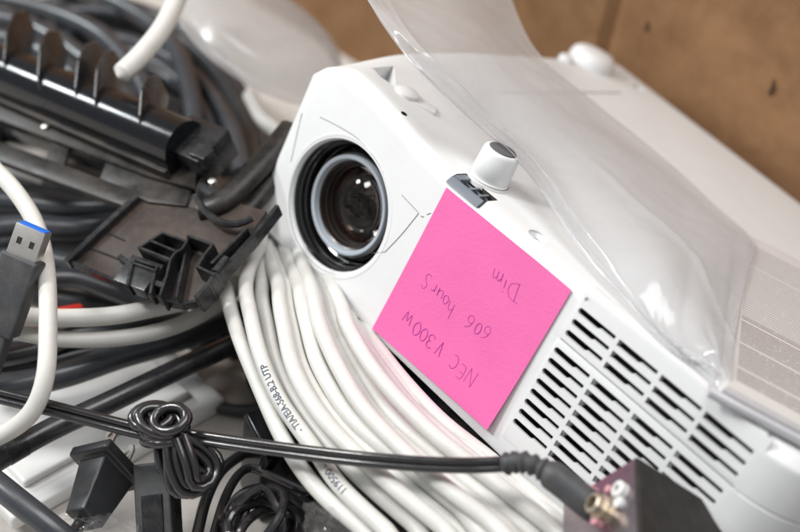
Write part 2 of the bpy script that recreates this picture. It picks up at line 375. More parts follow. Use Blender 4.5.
for k in range(8):
    zc = -24.6 - 5.49 * k
    for c in range(4): x_ = (82.4, 103.6, 125.6, 147.8, 171.0); slot(cb, x_[c], x_[c + 1] - (1.9 if c < 3 else 0), zc, c == 0)
boolean(gr2, cb)
bm = NB(); boxl(bm, (81.3, 1.25, 1.6), (172, 7.4, 5.5), .5, 2)
build('grille_rim', bm, M['white'], proj, local=True)
bm = NB()                                                # louvres behind the slots
for zc in [-3.9, -9.5, -15.1] + [-24.6 - 5.49 * k for k in range(8)]:
    for c in range(3): boxl(bm, (102.6 + 22.2 * c, 1.75, zc - 2), (104.4 + 22.2 * c, 5, zc + 2))
build('louvre', bm, M['white'], proj, local=True)
# ---- grey release latch in its notch
bm = NB()
prism(bm, [(-1.4, -.5, 1.95), (-1.4, 2.3, 4.9), (-1.4, 3.2, 5.0), (-1.4, 3.2, 3.6), (-1.4, 1.4, 1.95)], (19.9, 0, 0), .35, 2)
boxl(bm, (-1.5, 4.3, 1.95), (2.4, 12, 5.2), .4); boxl(bm, (7.6, 4.5, 1.8), (9, 12, 4.4), .3); boxl(bm, (13, 4.5, 1.8), (14.4, 12, 4.4), .3); boxl(bm, (2.2, 9.2, 1.7), (18.3, 9.9, 3.4), .2)
build('release_latch', bm, M['grey_latch'], proj, local=True)
bm = NB(); boxl(bm, (-1.7, 2.6, 1.5), (18.7, 12.4, 1.9)); build('latch_well', bm, M['dark_in'], proj, local=True)
# ---- adjustable front foot with rubber pad, rear foot
fo = V((4.2, 21.5, 5.2)); bm = NB()
lathe(bm, [(9.3, -1), (9.4, 1.6), (9.0, 2.0), (8.9, 3.2), (9.1, 3.5), (8.6, 14.2), (8.2, 15.3), (7.4, 15.9), (6.6, 15.9), (6.4, 15.2), (0, 15.2)], fo, (0, 0, 1), 48)
foot = build('front_foot', bm, M['white'], proj, local=True, sharp=40)
bm = NB(); lathe(bm, [(6.35, 14.5), (6.3, 16.1), (5.9, 16.4), (0, 16.5)], fo, (0, 0, 1), 40); build('rubber_pad', bm, M['rubber'], foot, local=True)
bm = NB(); lathe(bm, [(10.3, -2), (10.2, .2), (9.9, .4)], fo + V((0, 0, .4)), (0, 0, 1), 40); build('foot_collar', bm, M['white_top'], proj, local=True)
bm = NB(); ro = V((-91, 222, 15)); 
lathe(bm, [(15, -6), (14.5, 4), (13.5, 7.5), (11, 9.5), (7, 10.4), (0, 10.6)], ro, (0, 0, 1), 40)
lathe(bm, [(5, -6), (4.7, 3.6), (3.6, 5), (0, 5.2)], ro + V((-2, -24, 0)), (0, 0, 1), 24)
build('rear_foot', bm, M['white'], proj, local=True, sharp=50)
bm = NB(); lathe(bm, [(6.5, -3), (6.0, 2.2), (4.5, 3.2), (0, 3.4)], back_local(406, 96, 2, 12), (0, 0, 1), 30); box(bm, back_local(418, 104, 2, 11.5), ((.8, .6, 0), (-.6, .8, 0), (0, 0, 1)), (9, 4, 1.2), .8)
build('rest_boss', bm, M['white_top'], proj, local=True)
bm = NB(); lathe(bm, [(1.7, 0), (1.6, 1.2), (.8, 1.6), (0, 1.6)], back_local(402, 88, 2, 12.5) - V((0, 0, .6)), (0, 0, 1), 16); build('screw', bm, M['gold'], proj, local=True)

# ================================================================= STICKY NOTE
note = thing('sticky_note', L(38, 0, -76), 'square pink sticky note with purple handwriting stuck on the projector front', 'sticky note')
def note_y(x, z):
    t = -z / 76; s = x / 76
    return -(.28 + 2.4 * t ** 3 * (.5 + .5 * s) + 1.7 * max(0, s - .72) ** 1.5 * 3 * (1 - .5 * t) + .12 * math.sin(5 * s + 3 * t))
def nq(u, v):                                            # u,v in 0..1 -> local point; corners measured in the photo
    a = [V((0.4, 0, .1)), V((76.4, 0, .9)), V((-1, 0, -78.3)), V((75.4, 0, -74.2))]
    p = a[0] * (1 - u) * (1 - v) + a[1] * u * (1 - v) + a[2] * (1 - u) * v + a[3] * u * v
    p.y = note_y(u * 76, -v * 76); return p
bm = NB(); n = 24; fr_, bk_ = [], []
for j in range(n + 1):
    fr_.append([bm.verts.new(ML @ nq(i / n, j / n)) for i in range(n + 1)])
    bk_.append([bm.verts.new(ML @ (nq(i / n, j / n) + V((0, .12, 0)))) for i in range(n + 1)])
for j in range(n):
    for i in range(n):
        bm.faces.new((fr_[j][i], fr_[j][i + 1], fr_[j + 1][i + 1], fr_[j + 1][i])); bm.faces.new((bk_[j][i], bk_[j + 1][i], bk_[j + 1][i + 1], bk_[j][i + 1]))
for i in range(n):
    for a, b, c, d in ((fr_[0][i], bk_[0][i], bk_[0][i + 1], fr_[0][i + 1]), (fr_[n][i], fr_[n][i + 1], bk_[n][i + 1], bk_[n][i]), (fr_[i][0], fr_[i + 1][0], bk_[i + 1][0], bk_[i][0]), (fr_[i][n], bk_[i][n], bk_[i + 1][n], fr_[i + 1][n])): bm.faces.new((a, b, c, d))
build('paper', bm, M['pink'], note)
def arc(cx, cy, rx, ry, a0, a1, n=12): return [(cx + rx * math.cos(math.radians(a0 + (a1 - a0) * k / n)), cy + ry * math.sin(math.radians(a0 + (a1 - a0) * k / n))) for k in range(n + 1)]
GL = {  # strokes, centred on x = 0, baseline y = 0, height 1
 'N': [[(-.28, 0), (-.22, 1)], [(-.22, 1), (.22, .02)], [(.22, .02), (.3, 1.02)]],
 'E': [[(.2, .98), (-.18, .92), (-.2, .05), (.24, 0)], [(-.18, .5), (.14, .54)]],
 'C': [arc(.08, .5, .32, .5, 55, 300)],
 'V': [[(-.22, 1), (-.02, .02)], [(-.02, .02), (.2, 1.05)]],
 '3': [arc(-.02, .74, .22, .25, 150, -80) + arc(-.02, .26, .26, .26, 80, -150)],
 '0': [arc(0, .5, .27, .48, 90, 450, 20)],
 'W': [[(-.34, .8), (-.2, .08), (0, .66), (.16, .06), (.34, .86)]],
 '6': [[(.2, 1.0), (-.1, .72), (-.24, .3)] + arc(0, .27, .23, .27, 180, 500, 16)],
 'h': [[(-.22, 1.05), (-.2, 0)], [(-.2, .36), (-.02, .56), (.14, .42), (.18, 0)]],
 'o': [arc(0, .3, .2, .28, 90, 450, 16)],
 'u': [[(-.2, .56), (-.18, .12), (0, .02), (.16, .2), (.2, .56)], [(.2, .56), (.22, 0)]],
 'r': [[(-.12, .56), (-.1, 0)], [(-.1, .36), (.04, .56), (.18, .54)]],
 's': [[(.24, .95), (-.02, 1.0), (-.16, .72), (.06, .48), (.16, .2), (-.04, .0), (-.22, .08)]],
 'D': [[(-.2, 1.0), (-.16, 0)], [(-.42, .98), (.1, .96), (.36, .6), (.28, .2), (-.22, 0)]],
 'i': [[(0, .5), (.02, 0)], [(-.02, .72), (.01, .76)]],
 'm': [[(-.34, .5), (-.32, 0)], [(-.32, .3), (-.18, .5), (-.06, .4), (-.04, 0)], [(-.04, .3), (.12, .5), (.24, .38), (.28, 0)]]}
def write(chars, name):
    bm = NB()
    a = back_local(*chars[0][1:3], 1, 0); b = back_local(*chars[-1][1:3], 1, 0)
    d = V((b.x - a.x, 0, b.z - a.z)).normalized(); u = V((-d.z, 0, d.x))
    for ch, px, py, h in chars:
        c = back_local(px, py, 1, 0)
        for st in GL[ch]:
            pts = []
            for x, y in st:
                q = c + d * (x * h) + u * ((y - .5) * h) + V((random.uniform(-.1, .1), 0, random.uniform(-.1, .1)))
                pts.append(V((q.x, 0, q.z)))
            pts = cr(pts, .5) if len(pts) > 2 else [pts[0].lerp(pts[1], k / 8) for k in range(9)]
            pts = [V((p.x, note_y(p.x, p.z) - .03, p.z)) for p in pts]
            w = random.uniform(.13, .20)
            sweep(bm, [ML @ p for p in pts], w, 6, smooth=False)
    return build(name, bm, M['ink'], note)
write([('N', 473, 377, 7.8), ('E', 463, 371.5, 6.6), ('C', 456.5, 362, 6.6), ('V', 441.5, 348, 7.0), ('3', 432, 341, 6.6), ('0', 425.5, 334.5, 6.4), ('0', 418.5, 328.5, 6.8), ('W', 409, 318.5, 7.0)], 'handwriting')
write([('6', 487, 333, 6.6), ('0', 479, 328.5, 5.4), ('6', 470.5, 322, 6.6), ('h', 450, 309, 7.2), ('o', 445.5, 302, 7.0), ('u', 440, 296, 6.6), ('r', 434, 290, 6.4), ('s', 427.5, 281, 7.6)], 'handwriting')
write([('D', 514.5, 291, 8.2), ('i', 504, 288, 7.4), ('m', 496, 279, 8.0)], 'handwriting')

# ================================================================= PRINTED LEAFLET + CLEAR BAG on the projector
def TP(px, py, h): return back_local(px, py, 2, 5 + h)
q1 = TP(720, 391, 3); q2 = TP(800, 434, 3); e1 = (q2 - q1).normalized(); e1.z = 0; e1.normalize(); e2 = V((-e1.y, e1.x, 0))
q1 = V((q1.x, q1.y, 1.6))
leaf = thing('printed_leaflet', ML @ (q1 + V((0, 0, 5.4))), 'printed leaflet with fine brown text in a clear sleeve on the projector', 'leaflet')
LW, LH = 150, 176
def lf(a, b, h): return ML @ (q1 + e1 * a + e2 * b + V((0, 0, 5 + h)))
bm = NB()
for k in range(4):
    s = .5 * k
    prism(bm, [lf(0 + s, 0 + s, .7 + k * .8), lf(LW, 0 + s * .7, .7 + k * .8), lf(LW, LH, .7 + k * .8), lf(s * 1.5, LH - s, .7 + k * .8)], (MW @ RL) @ V((0, 0, .72)))
build('page', bm, M['paper'], leaf)
bm = NB(); bg_ = NB(); hz = 3.9
def dash(b_, a0, a1, b0, th):
    vs = [b_.verts.new(lf(a, b, hz)) for a, b in ((a0, b0), (a1, b0), (a1, b0 + th), (a0, b0 + th))]; b_.faces.new(vs)
b0 = 11
while b0 < LH - 8:
    far = b0 > 74
    a = 6 + random.uniform(0, 1.5); end = 76 if random.random() < .8 else random.uniform(40, 70)
    if b0 % 23 < 1.5: b0 += 1.6; continue
    for col in (0, 1):
        a = 5 + col * 76; endc = a + (66 if random.random() < .8 else random.uniform(25, 60))
        while a < endc:
            w = random.uniform(6, 22); dash(bg_ if far else bm, a, a + w, b0, .7); a += w + random.uniform(.25, .5)
    b0 += 2.0 if not far else 2.6
build('printed_text', bm, M['text'], leaf); build('printed_text', bg_, M['text_grey'], leaf)
bm = NB(); nn = 30; gv = [[bm.verts.new(lf(-4 + (LW + 6) * i / nn, -5 + (LH + 6) * j / nn, 4.6 + .5 * noise.noise(V((i * .3, j * .3, 1))) + .4 * abs(noise.noise(V((i * .15 + j * .3, j * .2, 4)))))) for j in range(nn + 1)] for i in range(nn + 1)]
for i in range(nn):
    for j in range(nn): bm.faces.new((gv[i][j], gv[i + 1][j], gv[i + 1][j + 1], gv[i][j + 1]))
build('sleeve_film', bm, M['sleeve'], leaf, sharp=180)
bm = NB()
prism(bm, [lf(-4, -6, .3), lf(LW + 4, -6, .3), lf(LW + 4, 6, .3), lf(-4, 6, .3)], (MW @ RL) @ V((0, 0, .25)))
sweep(bm, [lf(-4, -5, 1.2), lf(10, -6.2, 1.6), lf(40, -6.4, 1.9), lf(90, -6, 2.2), lf(LW, -6, 2)], 1.5, 10, ry=2.2)
sweep(bm, [lf(0, -2.4, 3.4), lf(40, -2.8, 3.6), lf(LW, -2.6, 3.8)], .8, 8)
build('sleeve_edge', bm, M['edge'], leaf)

rows = [
 [(352, -24, 46), (392, -26, 52), (436, -28, 48), (500, -30, 42)],
 [(405, 52, 38), (434, 44, 47), (482, 34, 42), (532, 46, 30)],
 [(464, 112, 20), (486, 96, 33), (536, 96, 30), (592, 101, 19)],
 [(524, 168, 9), (536, 150, 25), (596, 152, 22), (662, 157, 11)],
 [(567, 226, 7), (590, 214, 19), (646, 212, 17), (712, 203, 8.5)],
 [(618, 288, 5), (640, 270, 15), (690, 258, 13), (752, 241, 6.8)],
 [(664, 338, 2.5), (672, 322, 10), (704, 302, 9), (747, 274, 6.6)],
 [(706, 378, 1.4), (708, 362, 4.6), (722, 334, 6), (742, 298, 6)],
 [(724, 398, .8), (727, 380, 2.2), (733, 350, 5.4), (739, 318, 5.6)]]
net = [[TP(*q) for q in r] for r in rows]
def spl(pts, t):
    n = len(pts) - 1; x = min(max(t, 0), .99999) * n; i = int(x); t = x - i
    p1, p2 = pts[i], pts[i + 1]; p0 = pts[i - 1] if i else p1 * 2 - p2; p3 = pts[i + 2] if i + 2 <= n else p2 * 2 - p1
    return 0.5 * ((2 * p1) + (p2 - p0) * t + (2 * p0 - 5 * p1 + 4 * p2 - p3) * t * t + (3 * p1 - p0 - 3 * p2 + p3) * t ** 3)
def bag_pt(u, v, layer):
    rr = [spl(r, v) for r in net]; p = spl(rr, u); pe = spl([r[0] for r in net], u)
    d_ = math.hypot(p.x - pe.x, p.y - pe.y); H_ = 13.5 * sst(.02, .3, u) * (1 - .62 * sst(.7, 1, u)) + .5
    p = V((p.x, p.y, p.z + (pe.z + H_ * math.tanh(d_ * (.95 + .25 * noise.noise(V((u * 7, 1, 2)))) / H_) - p.z) * (1 - sst(.4, .95, v))))
    edge = min(1, 6 * min(v, 1 - v)) * min(1, 8 * (1 - u))
    if layer:                                            # lower film hangs towards the projector
        p = p + V((0, 0, -1)) * (min(p.z - 6.5, 9) * .62 * edge if p.z > 7 else 0)
    w = noise.noise(V((u * 9, v * 2.2, 3.1 + layer * 7))) * 1.5 + noise.noise(V((u * 26 - v * 9, v * 7, layer * 5))) * .7
    q_ = math.atan2(v - .1, 1.02 - u); crink = (abs(noise.noise(V((q_ * 7, u * 3, 9.3 + layer)))) - .2) * 6 * sst(.62, .84, u) * (1 - sst(.3, .6, v)) * edge + (abs(noise.noise(V((q_ * 3.2, u * 1.5, 2.3 + layer)))) - .2) * 2.4 * sst(.1, .5, u) * edge
    vr = .27 + .06 * noise.noise(V((u * 3, 2, 5)))
    fold = 1.6 * math.exp(-abs(v - vr) / .035) * sst(0, .12, u) * (1 - sst(.86, 1, u)) + 1.8 * math.exp(-abs(v - .62 - .25 * (u - .5)) / .02) * sst(.3, .5, u)
    return p + V((0, 0, (w * .6 + crink + (fold if not layer else fold * .5)) * (.35 + .65 * edge)))
bag = thing('plastic_bag', ML @ TP(600, 200, 6), 'empty clear plastic bag with a shiny fold lying across the projector', 'plastic bag')
for layer in (0, 1):
    bm = NB(); NU, NV = 150, 76; gv = [[bm.verts.new(ML @ bag_pt(i / NU, j / NV, layer)) for j in range(NV + 1)] for i in range(NU + 1)]
    for i in range(NU):
        for j in range(NV): bm.faces.new((gv[i][j], gv[i + 1][j], gv[i + 1][j + 1], gv[i][j + 1]))
    build('front_film' if layer == 0 else 'back_film', bm, M['film'], bag, sharp=180)
bm = NB(); sweep(bm, [ML @ (bag_pt(k / 60, 0.0, 0)) for k in range(61)], .35, 6, smooth=False); sweep(bm, [ML @ (bag_pt(k / 60, 1.0, 0)) for k in range(61)], .4, 6, smooth=False); sweep(bm, [ML @ (bag_pt(.9999, k / 20, 0)) for k in range(21)], .4, 6, smooth=False)
build('sealed_edge', bm, M['tub'], bag)

# ================================================================= CARDBOARD BOX (back wall with a crease, bottom)
wx = (MW @ RL) @ V((1, 0, 0)); wx.z = 0; wx.normalize(); wn = V((-wx.y, wx.x, 0))
if wn.y < 0: wn = -wn
far = [L(x, 262, z) for x in (-99, 203) for z in (-80, 16)]
dmax = max(p.dot(wn) for p in far) + 5
def wall_at(px, py, extra=0):
    r = ray(px, py); s = (dmax + extra - CAM.dot(wn)) / r.dot(wn); return CAM + r * s
cx = wall_at(607, 40); cx0 = V((cx.x, cx.y, 0))
wl = (wx * -1 - wn * .12).normalized()                   # left of the crease the wall bends away a little
boxo = thing('cardboard_box', V((0, 0, -6)), 'brown cardboard box wall and bottom behind and under the pile', 'cardboard box')
bm = NB(); HT = 900; n2 = V((-wl.y, wl.x, 0)); n2 = n2 if n2.dot(wn) > 0 else -n2
pl = [cx0 + wx * 900, cx0 + wx * 7, cx0 + wn * 4.5, cx0 + wl * 7, cx0 + wl * 1100, cx0 + wl * 1100 + n2 * 6, cx0 + wn * 11, cx0 + wx * 900 + wn * 6]
prism(bm, [V((p.x, p.y, 0)) for p in pl], V((0, 0, HT)))
build('back_wall', bm, M['board'], boxo, sharp=12)
bm = NB(); a = cx0 + wx * 700; b = cx0 + wl * 900
prism(bm, [V((p.x, p.y, -6)) for p in (a, cx0 + wn * 4, b, b - wn * 1100, a - wn * 1100)], V((0, 0, 5.9)))
build('bottom', bm, M['board_grey'], boxo)
for px, py, s in ((771, 86, 1), (646, 25, .7)):
    c = wall_at(px, py, -.3); bm = NB(); sweep(bm, [c + V((0, 0, 4.5 * s)), c + V((0, 0, 0)) + wx * .8, c - V((0, 0, 5.5 * s)) + wx * .2], lambda t: .3 + 2.4 * s * math.sin(math.pi * t), 8, step=1, ry=.3)
    build('staple_hole', bm, M['dark_in'], boxo)

exec_parts = []
# ================================================================= CABLES
def cable(name, pts, r, m, label, cat='cable', group=None, n=14, **k):
    bm = NB(); sweep(bm, pts, r, n, **k); o = build(name, bm, m); return lab(o, label, cat, group)
# ---- coil of white network cable in front of the projector
CH = HC - 402
strands = [
 ([(228, 268, 3), (226, 288, 5), (236, 328, 6), (253, 372, 4), (284, 440, 4), (318, 488, 4), (362, 530, 4), (420, 580, 0)], 3.5),
 ([(282, 226, 4), (258, 250, 12), (246, 282, 14), (251, 318, 14), (262, 360, 13), (281, 402, 13), (315, 450, 12), (340, 486, 12), (386, 530, 12), (440, 575, 8)], 3.6),
 ([(278, 245, 0), (262, 288, 4), (268, 326, 6), (279, 368, 8), (311, 420, 8), (351, 468, 8), (412, 522, 8), (470, 570, 4)], 3.7),
 ([(286, 258, 6), (279, 290, 14), (284, 328, 18), (296, 374, 19), (328, 424, 19), (385, 480, 19), (442, 528, 18), (500, 575, 14)], 4.3),
 ([(300, 262, 4), (300, 290, 12), (307, 325, 15), (320, 368, 16), (351, 418, 16), (394, 456, 16), (454, 504, 16), (520, 556, 12)], 4.2),
 ([(312, 268, 8), (314, 295, 16), (321, 328, 20), (341, 372, 22), (368, 414, 22), (421, 468, 22), (488, 520, 21), (550, 568, 16)], 4.3),
 ([(326, 278, 2), (326, 300, 10), (340, 338, 13), (362, 375, 14), (396, 421, 14), (455, 471, 14), (516, 520, 14), (590, 575, 8)], 4.2),
 ([(340, 285, 6), (343, 312, 14), (355, 340, 18), (374, 370, 20), (398, 400, 20), (438, 438, 20), (490, 478, 19), (550, 526, 18), (610, 575, 12)], 4.4),
 ([(356, 300, 0), (364, 326, 4), (384, 356, 6), (410, 388, 8), (444, 424, 8), (492, 462, 8), (546, 506, 8), (610, 555, 4)], 4.0),
 ([(300, 270, -6), (310, 330, -4), (350, 395, -4), (410, 455, -4), (480, 515, -4), (560, 570, -6)], 3.8),
 ([(330, 290, -8), (345, 345, -6), (380, 395, -5), (430, 440, -5), (500, 500, -5), (580, 560, -8)], 3.8)]
fill = []
for a_, b_ in zip(strands[3:8], strands[4:9]):
    n_ = min(len(a_[0]), len(b_[0]))
    for t_, dz_ in ((.34, -4), (.68, -7)):
        fill.append(([tuple(p * (1 - t_) + q * t_ + (0, 0, dz_)[k] for k, (p, q) in enumerate(zip(u, v))) for u, v in zip(a_[0][:n_], b_[0][:n_])], 3.3))
strands = [(s_, min(r_, 3.5)) for s_, r_ in strands] + fill
coil = thing('network_cable_coil', G(400, 430, CH - 14), 'thick coil of white network cable heaped under the projector front', 'cable')
ring_c = L(30, 85, -100); bm = NB(); text_path = None
for i, (s, r) in enumerate(strands):
    if i >= 3: s = [(s[0][0] - 5, s[0][1] - 24, s[0][2] - 10)] + s[1:]
    hz_ = random.uniform(-2.5, 2.5)
    pts = [G(px + (random.uniform(-1.5, 1.5) if i != 1 and n_ > 3 else 0), py, CH + h - 8 + hz_ + (random.uniform(-1.6, 1.6) if n_ > 3 else 0)) for n_, (px, py, h) in enumerate(s)]
    # the loops run on, out of sight, under the projector
    a, b = pts[0], pts[-1]
    back = L(-40 + 3 * i, 80 + 4 * i, -98 - (i % 3) * 7); back2 = L(40 + 4 * i, 150 - 3 * i, -96 - (i % 3) * 7); back3 = L(150 + 3 * i, 70, -100 - (i % 3) * 7)
    res = sweep(bm, pts + [back3, back2, back], r, 16, closed=True, step=4)
    if i == 1: text_path = cr(pts, 1.0)
build('cable_loops', bm, M['cable_white'], coil)
# printing on the cable jacket
def tube_text(body, path, r, s0, size, name, parent, m):
    cu = bpy.data.curves.new('t', 'FONT'); cu.body = body; cu.size = size; cu.resolution_u = 2; cu.offset = .07
    to = bpy.data.objects.new('t', cu); C.objects.link(to); bpy.context.view_layer.update()
    me = bpy.data.meshes.new_from_object(to.evaluated_get(bpy.context.evaluated_depsgraph_get()))
    bpy.data.objects.remove(to)
    L_ = [0]
    for a, b in zip(path, path[1:]): L_.append(L_[-1] + (b - a).length)
    bm = NB(); bm.from_mesh(me); bmesh.ops.triangulate(bm, faces=bm.faces); bmesh.ops.subdivide_edges(bm, edges=bm.edges, cuts=1)
    for v in bm.verts:
        s = s0 + v.co.x; k = max(0, min(len(path) - 2, next((i for i in range(len(L_) - 1) if L_[i + 1] > s), len(path) - 2)))
        p = path[k].lerp(path[k + 1], (s - L_[k]) / max(1e-6, L_[k + 1] - L_[k])); t = (path[min(k + 3, len(path) - 1)] - path[max(0, k - 3)]).normalized()
        toC = (CAM - p); toC = (toC - t * toC.dot(t)).normalized(); sd = toC.cross(t)
        ang = (v.co.y - size * .36) / r + .1
        v.co = p + (toC * math.cos(ang) + sd * math.sin(ang)) * (r + .05)
    return build(name, bm, m, parent)
tp = text_path[::-1]
tube_text('119500 -', tp, 3.6, 50, 4.3, 'printed_marking', coil, M['print'])
tube_text('- TIA/EIA-568-B.2 UTP', tp, 3.6, 84, 4.3, 'printed_marking', coil, M['print'])

# ---- single white and pale grey cables on the left
cable('white_cable', [G(-30, 140, 134), G(-8, 166, 134), G(16, 192, 132), G(36, 225, 128), G(46, 268, 124), G(48, 325, 118), G(45, 378, 108), G(30, 414, 94), G(0, 436, 78), G(-40, 452, 70)], 4.0, M['cable_white'], 'single white cable curving down the left edge past the blue plug')
cable('grey_cable', [G(-30, 318, 92), G(10, 316, 92), G(60, 318, 92), G(110, 316, 92), G(150, 309, 92), G(196, 298, 92), G(232, 280, 88), G(262, 254, 80), G(290, 236, 76)], 4.3, M['cable_grey'], 'pale grey cable bending just under the corner of the black bracket')
cable('grey_cable', [G(-30, 330, 82), G(10, 331, 82), G(60, 339, 82), G(120, 338, 82), G(170, 328, 82), G(212, 308, 82), G(244, 280, 80), G(275, 262, 72)], 3.9, M['cable_grey'], 'pale grey cable running below and parallel to another grey one, over the red wire')
cable('red_cable', [G(-30, 340, 72), G(0, 332, 73), G(30, 323, 74), G(52, 317, 72), G(80, 312, 68)], 4.2, M['red'], 'short bit of red cable showing at the left edge')
cable('white_cable', [P(184, -30, 690), P(178, -5, 684), P(163, 27, 668), P(141, 55, 655), P(118, 77, 645)], lambda t: 5.2 * math.sqrt(max(.02, 1 - max(0, (t - .955) / .045) ** 2)), M['cable_white'], 'cut off white cable end sticking up over the black roller')
# ---- black cables in the pile on the left
bk = [
 ([(-30, 198, 98), (20, 202, 98), (70, 208, 99), (130, 204, 100), (180, 200, 100)], 5.6, 'dark cable uppermost of those running level behind the blue plug'),
 ([(-30, 232, 92), (20, 226, 94), (70, 228, 95), (120, 222, 95), (180, 214, 94)], 6.2, 'thick dark cable running level beneath the black bracket corner'),
 ([(-30, 262, 86), (30, 258, 87), (90, 268, 88), (150, 292, 84), (200, 300, 80)], 5.6, 'dark cable dipping behind the white cable and below the bracket'),
 ([(-30, 300, 84), (20, 284, 86), (70, 278, 86), (110, 290, 84), (160, 310, 80)], 5.2, 'dark cable lying just above the two pale grey cables'),
 ([(-30, 362, 82), (30, 352, 82), (80, 334, 84), (130, 330, 82), (180, 318, 80)], 5.0, 'dark cable sloping up below the two pale grey cables'),
 ([(-30, 390, 84), (20, 384, 85), (66, 374, 86), (120, 356, 86), (180, 338, 84), (240, 312, 80)], 6.4, 'thick slate cable sloping up just above the long heavy black one'),
 ([(-30, 372, 74), (30, 366, 74), (90, 352, 74), (150, 346, 72), (220, 322, 70)], 4.2, 'thin dark cable tucked between two thick sloping cables')]
for s, r, lb in bk:
    cable('black_cable', [G(q[0], q[1], q[2] - 24) for q in s], r, M['cable_slate'] if r > 5.4 else M['cable_black'], lb, group='black cables heaped on the left')
und = [([(-30, 90, 66), (40, 112, 66), (120, 150, 66), (200, 190, 64), (250, 230, 60)], 6.2, 'dark cable lying right under the ribbed roller channel'),
 ([(-30, 128, 60), (50, 142, 60), (120, 176, 60), (190, 226, 58), (230, 262, 54)], 6.0, 'dark cable seen through the upper slot of the bracket'),
 ([(-30, 160, 56), (40, 168, 56), (110, 186, 56), (180, 240, 54), (220, 280, 50)], 6.2, 'dark cable seen below the lower bar of the bracket'),
 ([(-30, 182, 48), (60, 188, 48), (140, 214, 48), (220, 300, 44)], 6.0, 'dark cable deep beneath the flat bracket plate'),
 ([(-30, 246, 40), (60, 240, 40), (150, 252, 40), (230, 330, 38)], 6.4, 'dark cable lowest in the heap under the bracket plate'),
 ([(-30, 282, 36), (60, 300, 38), (130, 312, 38), (210, 346, 34)], 6.2, 'dark cable lowest in the heap under the grey cables'),
 ([(-30, 346, 30), (50, 340, 30), (140, 332, 30), (260, 320, 28)], 6.2, 'dark cable on the box bottom beside the white case'),
 ([(-30, 210, 30), (60, 214, 30), (130, 240, 30), (180, 300, 30), (240, 352, 26)], 6.2, 'dark cable on the box bottom below all the others'),
 ([(250, 100, 26), (262, 140, 30), (254, 180, 30), (228, 230, 30), (210, 300, 26)], 6.2, 'dark cable dropping between the grey coil and the projector')]
for s, r, lb in und: cable('black_cable', [G(*q) for q in s], r, M['cable_slate'] if r > 6.1 else M['cable_black'], lb, group='black cables heaped on the left')
cable('white_cable', [G(250, 96, 84), G(262, 118, 90), G(276, 132, 88), G(284, 150, 78)], 4.5, M['cable_grey'], 'short pale cable bend between the cloudy tub and the grey coil')
cable('white_cable', [G(20, 128, 74), G(34, 138, 76), G(52, 143, 74)], 5.0, M['cable_grey'], 'pale cable end showing through the upper slot of the bracket')
cable('white_cable', [G(8, 166, 72), G(26, 170, 74), G(44, 176, 72)], 5.0, M['cable_grey'], 'pale cable end showing below the lower bar of the bracket')
hv = thing('black_cable', G(80, 420, 78), 'long heavy black cable crossing the lower left from edge to white coil', 'cable', 'black cables heaped on the left')
pth = [G(-40, 484, 62), G(0, 458, 62), G(50, 430, 62), G(110, 402, 62), G(170, 373, 62), G(240, 341, 62), G(300, 315, 60), G(340, 310, 56)]
bm = NB(); sweep(bm, pth, 5.3, 18); build('jacket', bm, M['heavy'], hv)
bm = NB(); q = cr(pth, 3); k0 = min(range(len(q)), key=lambda i: (q[i] - G(10, 452, 62)).length); sweep(bm, q[k0 - 1:k0 + 3], 5.55, 18, smooth=False); build('tape_band', bm, M['black'], hv)
cable('black_cable', [G(-40, 456, 66), G(-6, 482, 66), G(24, 506, 64), G(54, 530, 60), G(90, 560, 50)], 5.6, M['cable_slate'], 'black cable crossing the bottom left corner', group='black cables heaped on the left')
# ---- big coil of slate grey cable at the back left
coilb = thing('heavy_cable_coil', G(120, 110, 60), 'large coil of thick slate grey cable behind the black roller', 'cable')
bm = NB(); cc = (88, 170)
for i in range(12):
    a_, b_ = 96 + 6.8 * i + random.uniform(-4, 4), 82 + 7.6 * i + random.uniform(-6, 6); ox, oy = random.uniform(-10, 10), random.uniform(-6, 6); h0 = 72 - 24 * abs(i - 6) / 6 + random.uniform(-12, 12)
    pts = [G(cc[0] + ox + a_ * math.cos(math.radians(t)), cc[1] + oy - b_ * math.sin(math.radians(t)), h0 + 5 * math.sin(t * .05 + i)) for t in range(0, 205, 15)]
    sweep(bm, pts, 5.0 + random.uniform(-.4, .3), 14, step=5)
for s in ([(-30, -8, 76), (40, 8, 80), (100, 34, 84), (140, 80, 84), (158, 130, 78)], [(-30, 12, 80), (30, 26, 84), (80, 56, 86), (128, 100, 84), (140, 140, 76)], [(50, -20, 66), (120, 4, 72), (170, 40, 76), (190, 90, 78), (196, 140, 72)], [(-30, 34, 82), (20, 42, 86), (64, 66, 88), (96, 100, 84)]):
    sweep(bm, [G(*q) for q in s], 6.0, 14, step=5)
build('cable_loops', bm, M['cable_slate'], coilb)

